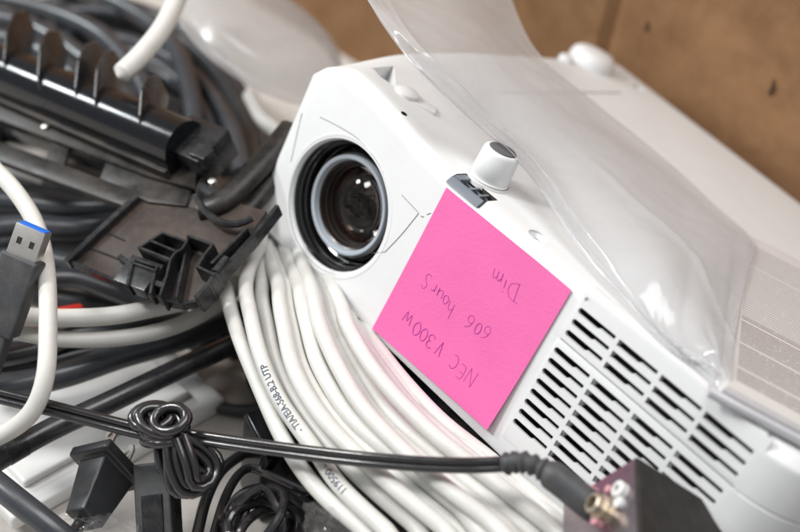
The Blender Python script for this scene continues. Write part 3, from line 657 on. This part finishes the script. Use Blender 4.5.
# ================================================================= BLACK BRACKET WITH ROLLER
A0, B0, C0 = P(68, 262, 618), P(170, 303, 588), P(20, 130, 688)
tn = (B0 - A0).cross(C0 - A0).normalized()
if tn.dot(CAM - A0) < 0: tn = -tn
def TR(px, py, h=0): return plane_hit(px, py, A0 + tn * h, tn)
br = thing('roller_bracket', TR(150, 230, -4), 'dusty black plastic bracket with a ribbed roller channel and a moulded clip corner', 'bracket')
bm = NB(); prism(bm, [TR(*q) for q in [(68, 262), (166, 304), (182, 307), (198, 304), (210, 294), (226, 268), (250, 240), (268, 214), (240, 206), (206, 214), (176, 206), (150, 196), (136, 200)]], tn * 2.2, .5)
pl_ = build('base_plate', bm, M['brown_dusty'], br)
def wall(bm, pxs, h, th=1.6, base=0.0, closed=False):
    tops = [TR(x, y, h) for x, y in pxs]; n = len(tops)
    for i in range(n if closed else n - 1):
        a, b = tops[i], tops[(i + 1) % n]; d = (b - a); ln = d.length; d.normalize(); s = tn.cross(d)
        box(bm, (a + b) / 2 - tn * ((h - base) / 2), (d, s, tn), (ln / 2 + th / 2 - .02 * (i % 2), th / 2 - .015 * (i % 3), (h - base) / 2 - .01 * (i % 2)), .25, 1)
bm = NB()
wall(bm, [(66, 259), (120, 282), (166, 300), (182, 303), (198, 300), (211, 289)], 4.5, 1.8)
wall(bm, [(68, 258), (100, 228), (134, 197)], 6, 3.2); wall(bm, [(86, 246), (112, 256), (124, 261)], 3, .9); wall(bm, [(104, 231), (124, 240)], 2.8, .8)
build('plate_rim', bm, M['black'], br)
bm = NB()
wall(bm, [(139, 247), (150, 240), (162, 232), (186, 241), (182, 248), (174, 253), (170, 259)], 12, 1.3); wall(bm, [(150, 240), (174, 250)], 12, 1.3); wall(bm, [(139, 247), (170, 259), (166, 276), (160, 294)], 12, 1.4)
wall(bm, [(132, 262), (155, 270), (150, 292)], 9, 1.4); wall(bm, [(132, 262), (127, 284)], 9, 1.4); wall(bm, [(135, 259), (157, 266), (155, 270)], 10, 1.2)
box(bm, TR(141, 277, 4), ((TR(155, 270) - TR(132, 262)), tn.cross(TR(155, 270) - TR(132, 262)), tn), (9.5, 8, 3.6), .6)
wall(bm, [(120, 256), (128, 262)], 7, 2.4); wall(bm, [(157, 283), (164, 285)], 8, 3)
build('clip_box', bm, M['black'], br)
bm = NB(); wall(bm, [(188, 235), (212, 244), (205, 253), (197, 266), (214, 274)], 12, 1.4); wall(bm, [(188, 235), (183, 262), (176, 296)], 9, 1.3); wall(bm, [(214, 274), (208, 284), (197, 295)], 11, 2.6); wall(bm, [(216, 268), (224, 258)], 9, 3)
build('snap_hook', bm, M['black'], br)
bm = NB(); wall(bm, [(214, 278), (232, 258), (252, 236), (276, 206)], 7, 2.2); wall(bm, [(222, 274), (244, 250), (262, 230)], 3, 3.5); wall(bm, [(212, 262), (230, 244), (246, 228)], 10, 1.6)
build('side_rail', bm, M['black'], br)
bm = NB(); sweep(bm, [TR(292, 128, 2), TR(272, 152, 3), TR(246, 180, 4), TR(222, 202, 4), TR(200, 210, 3)], 6.5, 16, ry=4.5); sweep(bm, [TR(296, 146, -6), TR(272, 180, -5), TR(252, 206, -4), TR(236, 222, -3)], 5, 12, ry=4)
build('corner_arm', bm, M['black_dusty'], br)
bm = NB(); sweep(bm, [TR(196, 196, 8), TR(204, 210, 8), TR(220, 222, 8), TR(238, 224, 8), TR(252, 218, 8)], 1.8, 8); build('lip', bm, M['black'], br)
bm = NB()
prism(bm, [TR(*q, 1) for q in [(-20, 138), (132, 194), (140, 202), (128, 212), (112, 206), (-20, 158)]], tn * 4, .6)
prism(bm, [TR(*q, 1.2) for q in [(-20, 98), (60, 124), (200, 178), (198, 196), (150, 182), (-20, 118)]], tn * 5, .8)
prism(bm, [TR(*q, .8) for q in [(58, 128), (76, 134), (66, 170), (48, 164)]], tn * 3, .5); prism(bm, [TR(*q, .6) for q in [(112, 156), (196, 188), (188, 210), (150, 206), (128, 196), (100, 188)]], tn * 3.2, .5)
build('rail', bm, M['black_dusty'], br)
def RX(px, py, h): return TR(px, py, h)
ra, rb = RX(-30, 58, 13), RX(186, 148, 13)
bm = NB(); sweep(bm, [ra, rb], 14, 40, smooth=False); rol = build('roller', bm, M['gloss_black'], br)
rd = (rb - ra).normalized()
# trough behind the roller
bm = NB(); sd = rd.cross(tn)
if sd.dot(ray(0, -200) - ray(0, 0)) < 0: sd = -sd
box(bm, (ra + rb) / 2 + sd * 15 - tn * 6, (rd, sd, tn), ((rb - ra).length / 2, 1.2, 7), .4); box(bm, (ra + rb) / 2 - sd * 15.5 - tn * 7, (rd, sd, tn), ((rb - ra).length / 2, 1.4, 6), .4); box(bm, (ra + rb) / 2 - tn * 13, (rd, sd, tn), ((rb - ra).length / 2, 13, 1.2), .3)
build('trough', bm, M['black_dusty'], br)
for (x0, y0, x1, y1) in ((30, 20, 12, 96), (62, 40, 46, 112), (102, 52, 82, 124), (119, 60, 102, 134), (163, 86, 146, 150)):
    bm = NB(); a, b = RX(x0, y0, 14), RX(x1, y1, 14); d = (b - a); ln = d.length
    poly = [a + tn * -8, a + tn * 7, a.lerp(b, .2) + tn * 16, a.lerp(b, .5) + tn * 19, a.lerp(b, .8) + tn * 15, b + tn * 5, b - tn * 10]
    th = rd * 1.7; prism(bm, [p - th / 2 for p in poly], th, .5); build('rib', bm, M['black'], br)
bm = NB(); box(bm, RX(200, 150, 8), (rd, sd, tn), (13, 12, 9), 1.2); box(bm, RX(206, 162, 12), (rd, sd, tn), (5, 4, 8), .8); build('end_block', bm, M['black'], br)
for q in ((213, 183, 5), (46, 128, 6), (90, 122, 8)):
    bm = NB(); lathe(bm, [(2.0, 0), (1.8, 2.0), (0, 2.4)], RX(*q), tn, 16); build('screw', bm, M['metal'], br)

# ================================================================= BLUE TIPPED PLUG
ub, ut = P(2, 312, 566), P(32, 228, 560); ua = (ut - ub).normalized(); us = ua.cross(CAM - ub).normalized(); un = us.cross(ua)
us = (us * .93 + un * .36).normalized(); un = us.cross(ua)
usb = thing('usb_plug', ub, 'black moulded cable plug with a silver shell and bright blue tip at the left edge', 'plug')
bm = NB(); e0 = P(30, 240, 560)
box(bm, e0 - ua * 25.6, (us, ua, un), (8.8, 18, 5.5), 1.5, 3); box(bm, e0 - ua * 60, (us, ua, un), (6.5, 22, 4.6), 1.2, 3); build('plug_body', bm, M['matte_black'], usb)
bm = NB(); box(bm, e0 - ua * 1.6, (us, ua, un), (7.0, 7.6, 3.9), .6, 2); sh = build('metal_shell', bm, M['metal'], usb)
bm = NB(); box(bm, e0 + us * 3 + un * 3.9 - ua * 1, (us, ua, un), (1.1, 1.5, .12)); box(bm, e0 - us * 3 + un * 3.9 - ua * 1, (us, ua, un), (1.1, 1.5, .12)); build('shell_hole', bm, M['dark_in'], sh)
bm = NB(); box(bm, e0 + ua * 6.0, (us, ua, un), (6.4, .4, 3.2), .2, 1); build('blue_tip', bm, M['blue'], sh)

# ================================================================= CLOUDY TUB at the back
tb = G(262, 42, 112)
bm = NB(); tax = (MW @ V((.6 * .87, -.8 * .87, -.5))).normalized()
lathe(bm, [(0, 17), (34, 16.4), (44, 14), (48, 11), (51, 4), (53, 1.5), (56, .8), (56.5, -.6), (55.5, -1), (52, -.4), (49.6, 3.4), (46.6, 10.4), (43, 12.8), (34, 15), (0, 15.6)], tb, tax, 72)
lab(build('plastic_tub', bm, M['tub'], sharp=50), 'shallow cloudy plastic tub lying upside down behind the projector by the cardboard', 'tub')

# ================================================================= THINGS UNDER THE PILE
def carton(px0, py0, px1, py1, px2, py2, top, bot, bev):
    a, b, c = G(px0, py0, top), G(px1, py1, top), G(px2, py2, top); d = c + (a - b)
    bm = NB(); prism(bm, [a, b, c, d], V((0, 0, bot - top)), bev, 3); return bm, (a, b, c, d)
bm, (a, b, c, d) = carton(20, 500, 250, 352, 420, 470, 13, 0, 1.2)
lab(build('grey_carton', bm, M['board_grey']), 'dull grey carton lying under the white case and the small black plugs', 'carton')
wc = thing('white_case', G(100, 440, 13.3), 'flat white plastic case with a raised lid border under the heavy black cable', 'plastic case')
a, b, c = G(24, 484, 26), G(190, 392, 26), G(120, 336, 26); d = a + (c - b); e_1 = (b - a).normalized(); e_2 = (c - b); e_2 = (e_2 - e_1 * e_2.dot(e_1)); w2 = e_2.length; e_2.normalize()
def WCP(s, t, z): return V(((a + e_1 * s + e_2 * t).x, (a + e_1 * s + e_2 * t).y, z))
wl_ = (b - a).length
bm = NB(); prism(bm, [WCP(-14, -12, 13.3), WCP(wl_ + 14, -12, 13.3), WCP(wl_ + 14, w2 + 10, 13.3), WCP(-14, w2 + 10, 13.3)], V((0, 0, 9)), 2.2, 3); build('case_shell', bm, M['case'], wc)
bm = NB(); prism(bm, [WCP(0, 0, 22), WCP(wl_, 0, 22), WCP(wl_, w2, 22), WCP(0, w2, 22)], V((0, 0, 4.5)), 2, 3); build('case_lid', bm, M['case'], wc)
# dark box under the coil and the projector
bm = NB(); a = L(-30, 40, -112); 
prism(bm, [V((p.x, p.y, 0)) for p in (G(250, 300, 70), G(430, 640, 70), G(760, 560, 70), G(560, 300, 70))], V((0, 0, 88)), 3, 3)
lab(build('black_case', bm, M['black']), 'black plastic case under the white coil, seen in the gap below the projector', 'plastic case')
# ---- glossy black adaptor lump and cord tangle at the bottom
bm = NB(); p0 = G(284, 458, 40); box(bm, p0, ((.8, .5, 0), (-.5, .8, 0), (0, 0, 1)), (17, 13, 26), 3, 3)
lab(build('power_block', bm, M['gloss_black']), 'small shiny black power block behind the tangled cord', 'power block')
tang = thing('cord_tangle', G(260, 520, 80), 'shiny black cord wound in a loose tangle at the bottom edge', 'cord')
bm = NB()
for k in range(8):
    px, py = 262 + random.uniform(-8, 10), 524 + random.uniform(-6, 10); a_, b_ = random.uniform(30, 54), random.uniform(18, 34); rot = random.uniform(-.5, .5); h = 52 + k * 3
    sweep(bm, [G(px + a_ * math.cos(t) * math.cos(rot) - b_ * math.sin(t) * math.sin(rot), py + a_ * math.cos(t) * math.sin(rot) + b_ * math.sin(t) * math.cos(rot), h + 4 * math.sin(2 * t + k)) for t in [i * 2 * math.pi / 10 for i in range(10)]], 2.1, 10, closed=True, step=3)
sweep(bm, [G(226, 552, 70), G(236, 510, 76), G(262, 488, 80), G(276, 505, 80), G(284, 528, 76), G(270, 556, 66)], 2.1, 10); sweep(bm, [G(236, 540, 70), G(250, 500, 74), G(268, 488, 80), G(284, 494, 84), G(280, 516, 84), G(264, 540, 76), G(256, 562, 60)], 2.1, 10); sweep(bm, [G(210, 548, 60), G(226, 496, 58), G(244, 470, 52), G(264, 472, 50), G(310, 492, 50)], 2.1, 10)
build('cord_loops', bm, M['cord'], tang)
cable('thin_black_cable', [G(196, 540, 56), G(206, 500, 54), G(222, 470, 48), G(250, 450, 40), G(280, 436, 34)], 2.6, M['cord'], 'thin dark cord rising from the tangle towards the white coil', 'cable')
cable('thin_black_cable', [G(206, 404, 18), G(240, 410, 18), G(276, 404, 22), G(300, 390, 26)], 3.0, M['cable_black'], 'dark cord across the grey carton just below the heavy cable', 'cable')
# ---- mains plug with two flat prongs
pa = (P(114, 452, 582) - P(88, 506, 560)).normalized(); c0 = P(101, 484, 566); ps = pa.cross(CAM - c0).normalized(); pn = ps.cross(pa)
ps2 = (ps * .8 - pn * .6).normalized(); pn2 = ps2.cross(pa)
mp = thing('mains_plug', c0 - pa * 22, 'black two prong mains plug with its prongs pointing up', 'plug')
bm = NB()
pr = lambda s, w, t: [c0 + pa * s + ps2 * (w * i) + pn2 * (t * j) for i, j in ((-1, -1), (1, -1), (1, 1), (-1, 1))]
rg = [[bm.verts.new(p) for p in pr(*q)] for q in ((-20, 7, 5.5), (-8, 8.6, 6.4), (6.4, 10.6, 7.8), (6.5, 14.6, 11.4), (12.0, 14.6, 11.4))]
for A, B in zip(rg, rg[1:]):
    for k in range(4): bm.faces.new((A[k], A[(k + 1) % 4], B[(k + 1) % 4], B[k]))
bm.faces.new(rg[0]); bm.faces.new(rg[-1]); bmesh.ops.bevel(bm, geom=list(bm.edges), offset=1.3, segments=3, affect='EDGES', profile=.6)
build('plug_body', bm, M['plug'], mp)
for s in (-1, 1):
    bm = NB(); o_ = c0 + pa * 11.5 + ps2 * (6.4 * s)
    prism(bm, [o_ + pn2 * 3.1 - ps2 * .75, o_ - pn2 * 3.1 - ps2 * .75, o_ - pn2 * 3.1 - ps2 * .75 + pa * 12.5, o_ - pn2 * 1.4 - ps2 * .75 + pa * 16, o_ + pn2 * 1.4 - ps2 * .75 + pa * 16, o_ + pn2 * 3.1 - ps2 * .75 + pa * 12.5], ps2 * 1.5, .2, 1)
    pg = build('prong', bm, M['metal'], mp)
    cb = NB(); lathe(cb, [(1.5, -4), (1.5, 4)], (PM[pg].inverted() @ ((o_ + pa * 11) * MM)) / MM, ps2, 16, True, True); boolean(pg, cb)
bm = NB(); sweep(bm, [c0 - pa * 20, c0 - pa * 30 + pn2 * -2, G(80, 570, 26), G(50, 600, 24)], 3.0, 12); build('lead', bm, M['cord'], mp)
# clear wrap round the plug and beside the coil
def crinkle(name, cpx, cpy, h, w, t, label, seed):
    bm = NB(); N_ = 26; rr = random.Random(seed); gv = []
    for i in range(N_ + 1):
        row = []
        for j in range(N_ + 1):
            u, v = i / N_ - .5, j / N_ - .5
            hh = h + 9 * noise.noise(V((u * 5 + seed, v * 5, 1))) + 5 * abs(noise.noise(V((u * 13, v * 13 + seed, 2)))) - 26 * (u * u + v * v)
            row.append(bm.verts.new(G(cpx + u * w + 5 * noise.noise(V((u * 6, v * 6, seed))), cpy + v * t + 5 * noise.noise(V((v * 6, u * 6, seed + 4))), hh)))
        gv.append(row)
    for i in range(N_):
        for j in range(N_): bm.faces.new((gv[i][j], gv[i + 1][j], gv[i + 1][j + 1], gv[i][j + 1]))
    lab(build(name, bm, M['wrap'], sharp=60), label, 'plastic wrap')
crinkle('plastic_wrap', 102, 530, 62, 74, 34, 'scrap of clear plastic wrap over the foot of the mains plug', 3)
crinkle('plastic_wrap', 326, 522, 104, 44, 40, 'scrunched clear plastic wrap beside the white cable coil', 8)
# ---- black moulded connector standing under the tied cord
ca = P(158, 500, 566); cu_ = (P(156, 462, 568) - P(160, 540, 560)).normalized(); cs_ = cu_.cross(CAM - ca).normalized(); cn_ = cs_.cross(cu_); cs2 = (cs_ * .9 + cn_ * .42).normalized(); cn2 = cs2.cross(cu_)
blk = thing('connector_housing', ca - cu_ * 25, 'upright grey black connector housing right below the tied cord bundle', 'connector')
bm = NB(); box(bm, ca - cu_ * 8, (cs2, cu_, cn2), (8.6, 24, 6), 1.2, 3); build('housing', bm, M['matte_black'], blk)
bm = NB(); box(bm, ca - cu_ * 10 + cs2 * 8.7, (cs2, cu_, cn2), (.5, 20, 3.6), .3, 1); box(bm, ca - cu_ * 12 + cn2 * 6.2, (cs2, cu_, cn2), (5, 14, .5), .3, 1); build('side_ridge', bm, M['black'], blk)

# ================================================================= TIED BLACK CORD with barrel plug
D0 = 545
cord = thing('tied_cable', P(180, 480, 560), 'thin glossy black cable stretched across the front and tied in a looped bundle', 'cable')
def pair(bm, pts, r=1.75, off=1.7, n=12):
    pts = cr(pts, 2.5); fr = frames(pts)
    for s in (-1, 1):
        o = []
        for p, (t, a, b) in zip(pts, fr):
            toC = (CAM - p).normalized(); sd = t.cross(toC).normalized(); o.append(p + sd * (off * s))
        sweep(bm, o, r, n, smooth=False)
bm = NB()
pair(bm, [P(-40, 384, 556), P(0, 396, 553), P(50, 408, 550), P(100, 421, 547), P(140, 431, 543), P(166, 436, 541)])
pair(bm, [P(186, 436, 539), P(240, 444, 530), P(300, 452, 519), P(360, 459, 509), P(420, 464, 502), P(470, 465.5, 497), P(505, 464, 495), P(524, 463.5, 491)], 1.65, 1.5)
build('cord_run', bm, M['cord'], cord)
bm = NB()
K0 = (168, 436)
for i, (ex, ey, wd, dz) in enumerate(((194, 490, 11, 0), (205, 484, 10, -4), (213, 474, 9, 3), (200, 488, 15, 6), (184, 491, 9, 5), (216, 468, 8, -3), (190, 484, 7, -6), (209, 480, 13, 8))):
    dx, dy = ex - K0[0], ey - K0[1]; l_ = math.hypot(dx, dy); dx /= l_; dy /= l_; nx, ny = -dy, dx
    k0x, k0y = K0[0] + 5 * (i - 3) * .55, K0[1] + random.uniform(-1, 2)
    q = [(k0x - nx * 2, k0y - ny * 2), (k0x + dx * l_ * .45 + nx * wd * .75, k0y + dy * l_ * .45 + ny * wd * .75), (ex - dx * 7 + nx * wd * .95, ey - dy * 7 + ny * wd * .95), (ex, ey), (ex - dx * 7 - nx * wd * .95, ey - dy * 7 - ny * wd * .95), (k0x + dx * l_ * .45 - nx * wd * .6, k0y + dy * l_ * .45 - ny * wd * .6), (k0x + nx * 2, k0y + ny * 2)]
    dd = [0, -3, -2, 1, 4, 3, 0]
    pair(bm, [P(x, y, 541 - dz + d_) for (x, y), d_ in zip(q, dd)], 1.75, 1.7)
for i, (cx_, cy_, rx, ry_, rot, dz) in enumerate(((152, 417, 20, 12, -.15, 2), (157, 417, 14, 8, .2, -2), (174, 417, 14, 10, .1, -5), (160, 421, 22, 13, .25, 5), (170, 419, 17, 12, -.3, 8))):
    sweep(bm, [P(cx_ + rx * math.cos(t) * math.cos(rot) - ry_ * math.sin(t) * math.sin(rot), cy_ + rx * math.cos(t) * math.sin(rot) + ry_ * math.sin(t) * math.cos(rot), 541 - dz - 4 * math.sin(t)) for t in [k * 2 * math.pi / 10 for k in range(10)]], 2.1, 12, closed=True, step=1.6)
for i, (yy, tilt) in enumerate(((430, 3), (435, -1), (439, 2))):
    q = [P(165 + 21 * math.cos(t), yy + 4.5 * math.sin(t) - tilt * math.cos(t) , 541 - 8 * math.sin(t)) for t in [k * 2 * math.pi / 12 for k in range(12)]]
    sweep(bm, q, 2.1, 12, closed=True, step=1.6)
build('tied_bundle', bm, M['cord'], cord)
pe = [P(505, 464, 495), P(522, 462, 491), P(540, 468, 488), P(556, 478, 486), P(585, 501, 482), P(600, 512, 481)]
sp = cr(pe, 1.0); bm = NB(); n1 = len(sp)
def rel(t):
    if t < .06: return 3.0
    if t < .50: return 4.0 + 1.1 * math.sin(t * 2 * math.pi * 13) if t < .40 else 4.4
    return 5.6 - 1.0 * (t - .5)
sweep(bm, sp, lambda t: 3.3 + (.75 * math.sin(t * 72) + .55 if t < .38 else 0) + 2.5 * sst(.34, .5, t) - .5 * sst(.9, 1, t), 20, smooth=False)
plg = build('strain_relief', bm, M['matte_black'], cord)

# ================================================================= BLACK ADAPTER CASE with jack, lower right
k1, k2, k3 = .821, .934, .673
E1 = MW @ V((-.75 * k1, .66 * k1, .695 * k1)); E2 = MW @ V((.836 * k2, .549 * k2, .381 * k2)); E3 = MW @ V((-.148 * k3, .989 * k3, -1.1 * k3))
E1.normalize(); E2 = (E2 - E1 * E2.dot(E1)).normalized(); E3s = E1.cross(E2); E3 = E3s if E3s.dot(E3) > 0 else -E3s
AC = P(637, 456, 478)
ad = thing('adapter_case', AC + E1 * 44 + E3 * 60, 'black adapter case with a gold jack tilted against the projector grille', 'adapter')
bm = NB(); box(bm, AC + E1 * 20 + E2 * 60 + E3 * 40, (E1, E2, E3), (20, 60, 40), .9, 3); build('case_shell', bm, M['adapter'], ad)
bm = NB(); box(bm, AC + E1 * 20 + E2 * -.2 + E3 * 40, (E1, E2, E3), (18.9, .5, 38.9), .3, 2); build('end_panel', bm, M['adapter_gloss'], ad)
pn_c = AC - E2 * .7
def onp(px, py): return plane_hit(px, py, pn_c, E2)
bm = NB(); jo = onp(608, 512)
lathe(bm, [(5.6, 1), (5.6, -1.6), (4.2, -1.7), (4.2, -3.4), (5.0, -3.6), (5.0, -4.6), (4.0, -4.8), (4.0, -8), (3.4, -8.4), (2.8, -8.4), (2.6, 0)], jo, E2, 8); build('gold_jack', bm, M['gold'], ad, sharp=25)
bm = NB(); lathe(bm, [(3.2, .6), (3.2, -3), (2.6, -3.4), (1.5, -3.4), (1.4, 0)], onp(623, 492), E2, 24); lathe(bm, [(2.2, .6), (2.2, -2), (0, -2.2)], onp(621, 504), E2, 16); build('white_jack', bm, M['white_top'], ad)
bm = NB(); lathe(bm, [(1.5, .6), (1.5, -3), (0, -3.3)], onp(613, 492), E2, 16); lathe(bm, [(1.4, .6), (1.4, -3), (0, -3.4)], onp(596, 492), E2, 16); lathe(bm, [(2.0, .6), (2.0, -4), (0, -4.4)], onp(602, 524), E2, 16); build('pink_jack', bm, M['pinkplug'], ad)

# ================================================================= LIGHT, WORLD, CAMERA
w = bpy.data.worlds.new('World'); bpy.context.scene.world = w; w.use_nodes = True
w.node_tree.nodes['Background'].inputs[0].default_value = (.95, .975, 1, 1); w.node_tree.nodes['Background'].inputs[1].default_value = .30
def area(name, loc, target, size, power, col):
    l = bpy.data.lights.new(name, 'AREA'); l.shape = 'RECTANGLE'; l.size, l.size_y = size; l.energy = power; l.color = col
    o = bpy.data.objects.new(name, l); C.objects.link(o); o.location = V(loc) * MM; o.rotation_euler = (V(target) - V(loc)).to_track_quat('-Z', 'Y').to_euler(); return o
tgt = L(40, 60, 0)
ldir = (MW @ RL) @ V((-.50, -.72, .44)); ldir.normalize()
area('key_lamp', tgt + ldir * 1500, tgt, (.3, .3), 13.5, (1, .985, .96))
rc = (ra + rb) / 2; vv = (CAM - rc).normalized(); rp = (vv - rd * vv.dot(rd)).normalized(); up_ = (V((0, 0, 1)) - rd * rd.z).normalized()
pe_ = (rp * .6 + up_ * .75).normalized(); cc_ = -vv.dot(rd); ld2 = (rd * cc_ + pe_ * math.sqrt(1 - cc_ * cc_)).normalized(); 
area('added_glint_lamp', rc + ld2 * 1500, rc, (.2, .2), 9, (.93, .985, 1))  # added light, aimed so the roller and black cords catch a highlight
area('ceiling_lamp', tgt + V((60, -60, 1700)), tgt, (1.3, .9), 20, (.99, .99, .985))
cam = bpy.data.cameras.new('Camera'); co = bpy.data.objects.new('Camera', cam); C.objects.link(co)
cam.sensor_width = 36; cam.lens = F / 800 * 36; cam.clip_start = .01; cam.clip_end = 50
cm = Matrix((MW @ V((1, 0, 0)), MW @ V((0, -1, 0)), MW @ V((0, 0, -1)))).transposed().to_4x4(); cm.translation = CAM * MM; co.matrix_world = cm
cam.dof.use_dof = True; cam.dof.focus_distance = .560; cam.dof.aperture_fstop = 5.0
sc = bpy.context.scene; sc.camera = co
sc.view_settings.view_transform = 'Standard'; sc.view_settings.look = 'None'; sc.view_settings.exposure = .06; sc.view_settings.gamma = 1
sc.cycles.max_bounces = 12; sc.cycles.transparent_max_bounces = 16
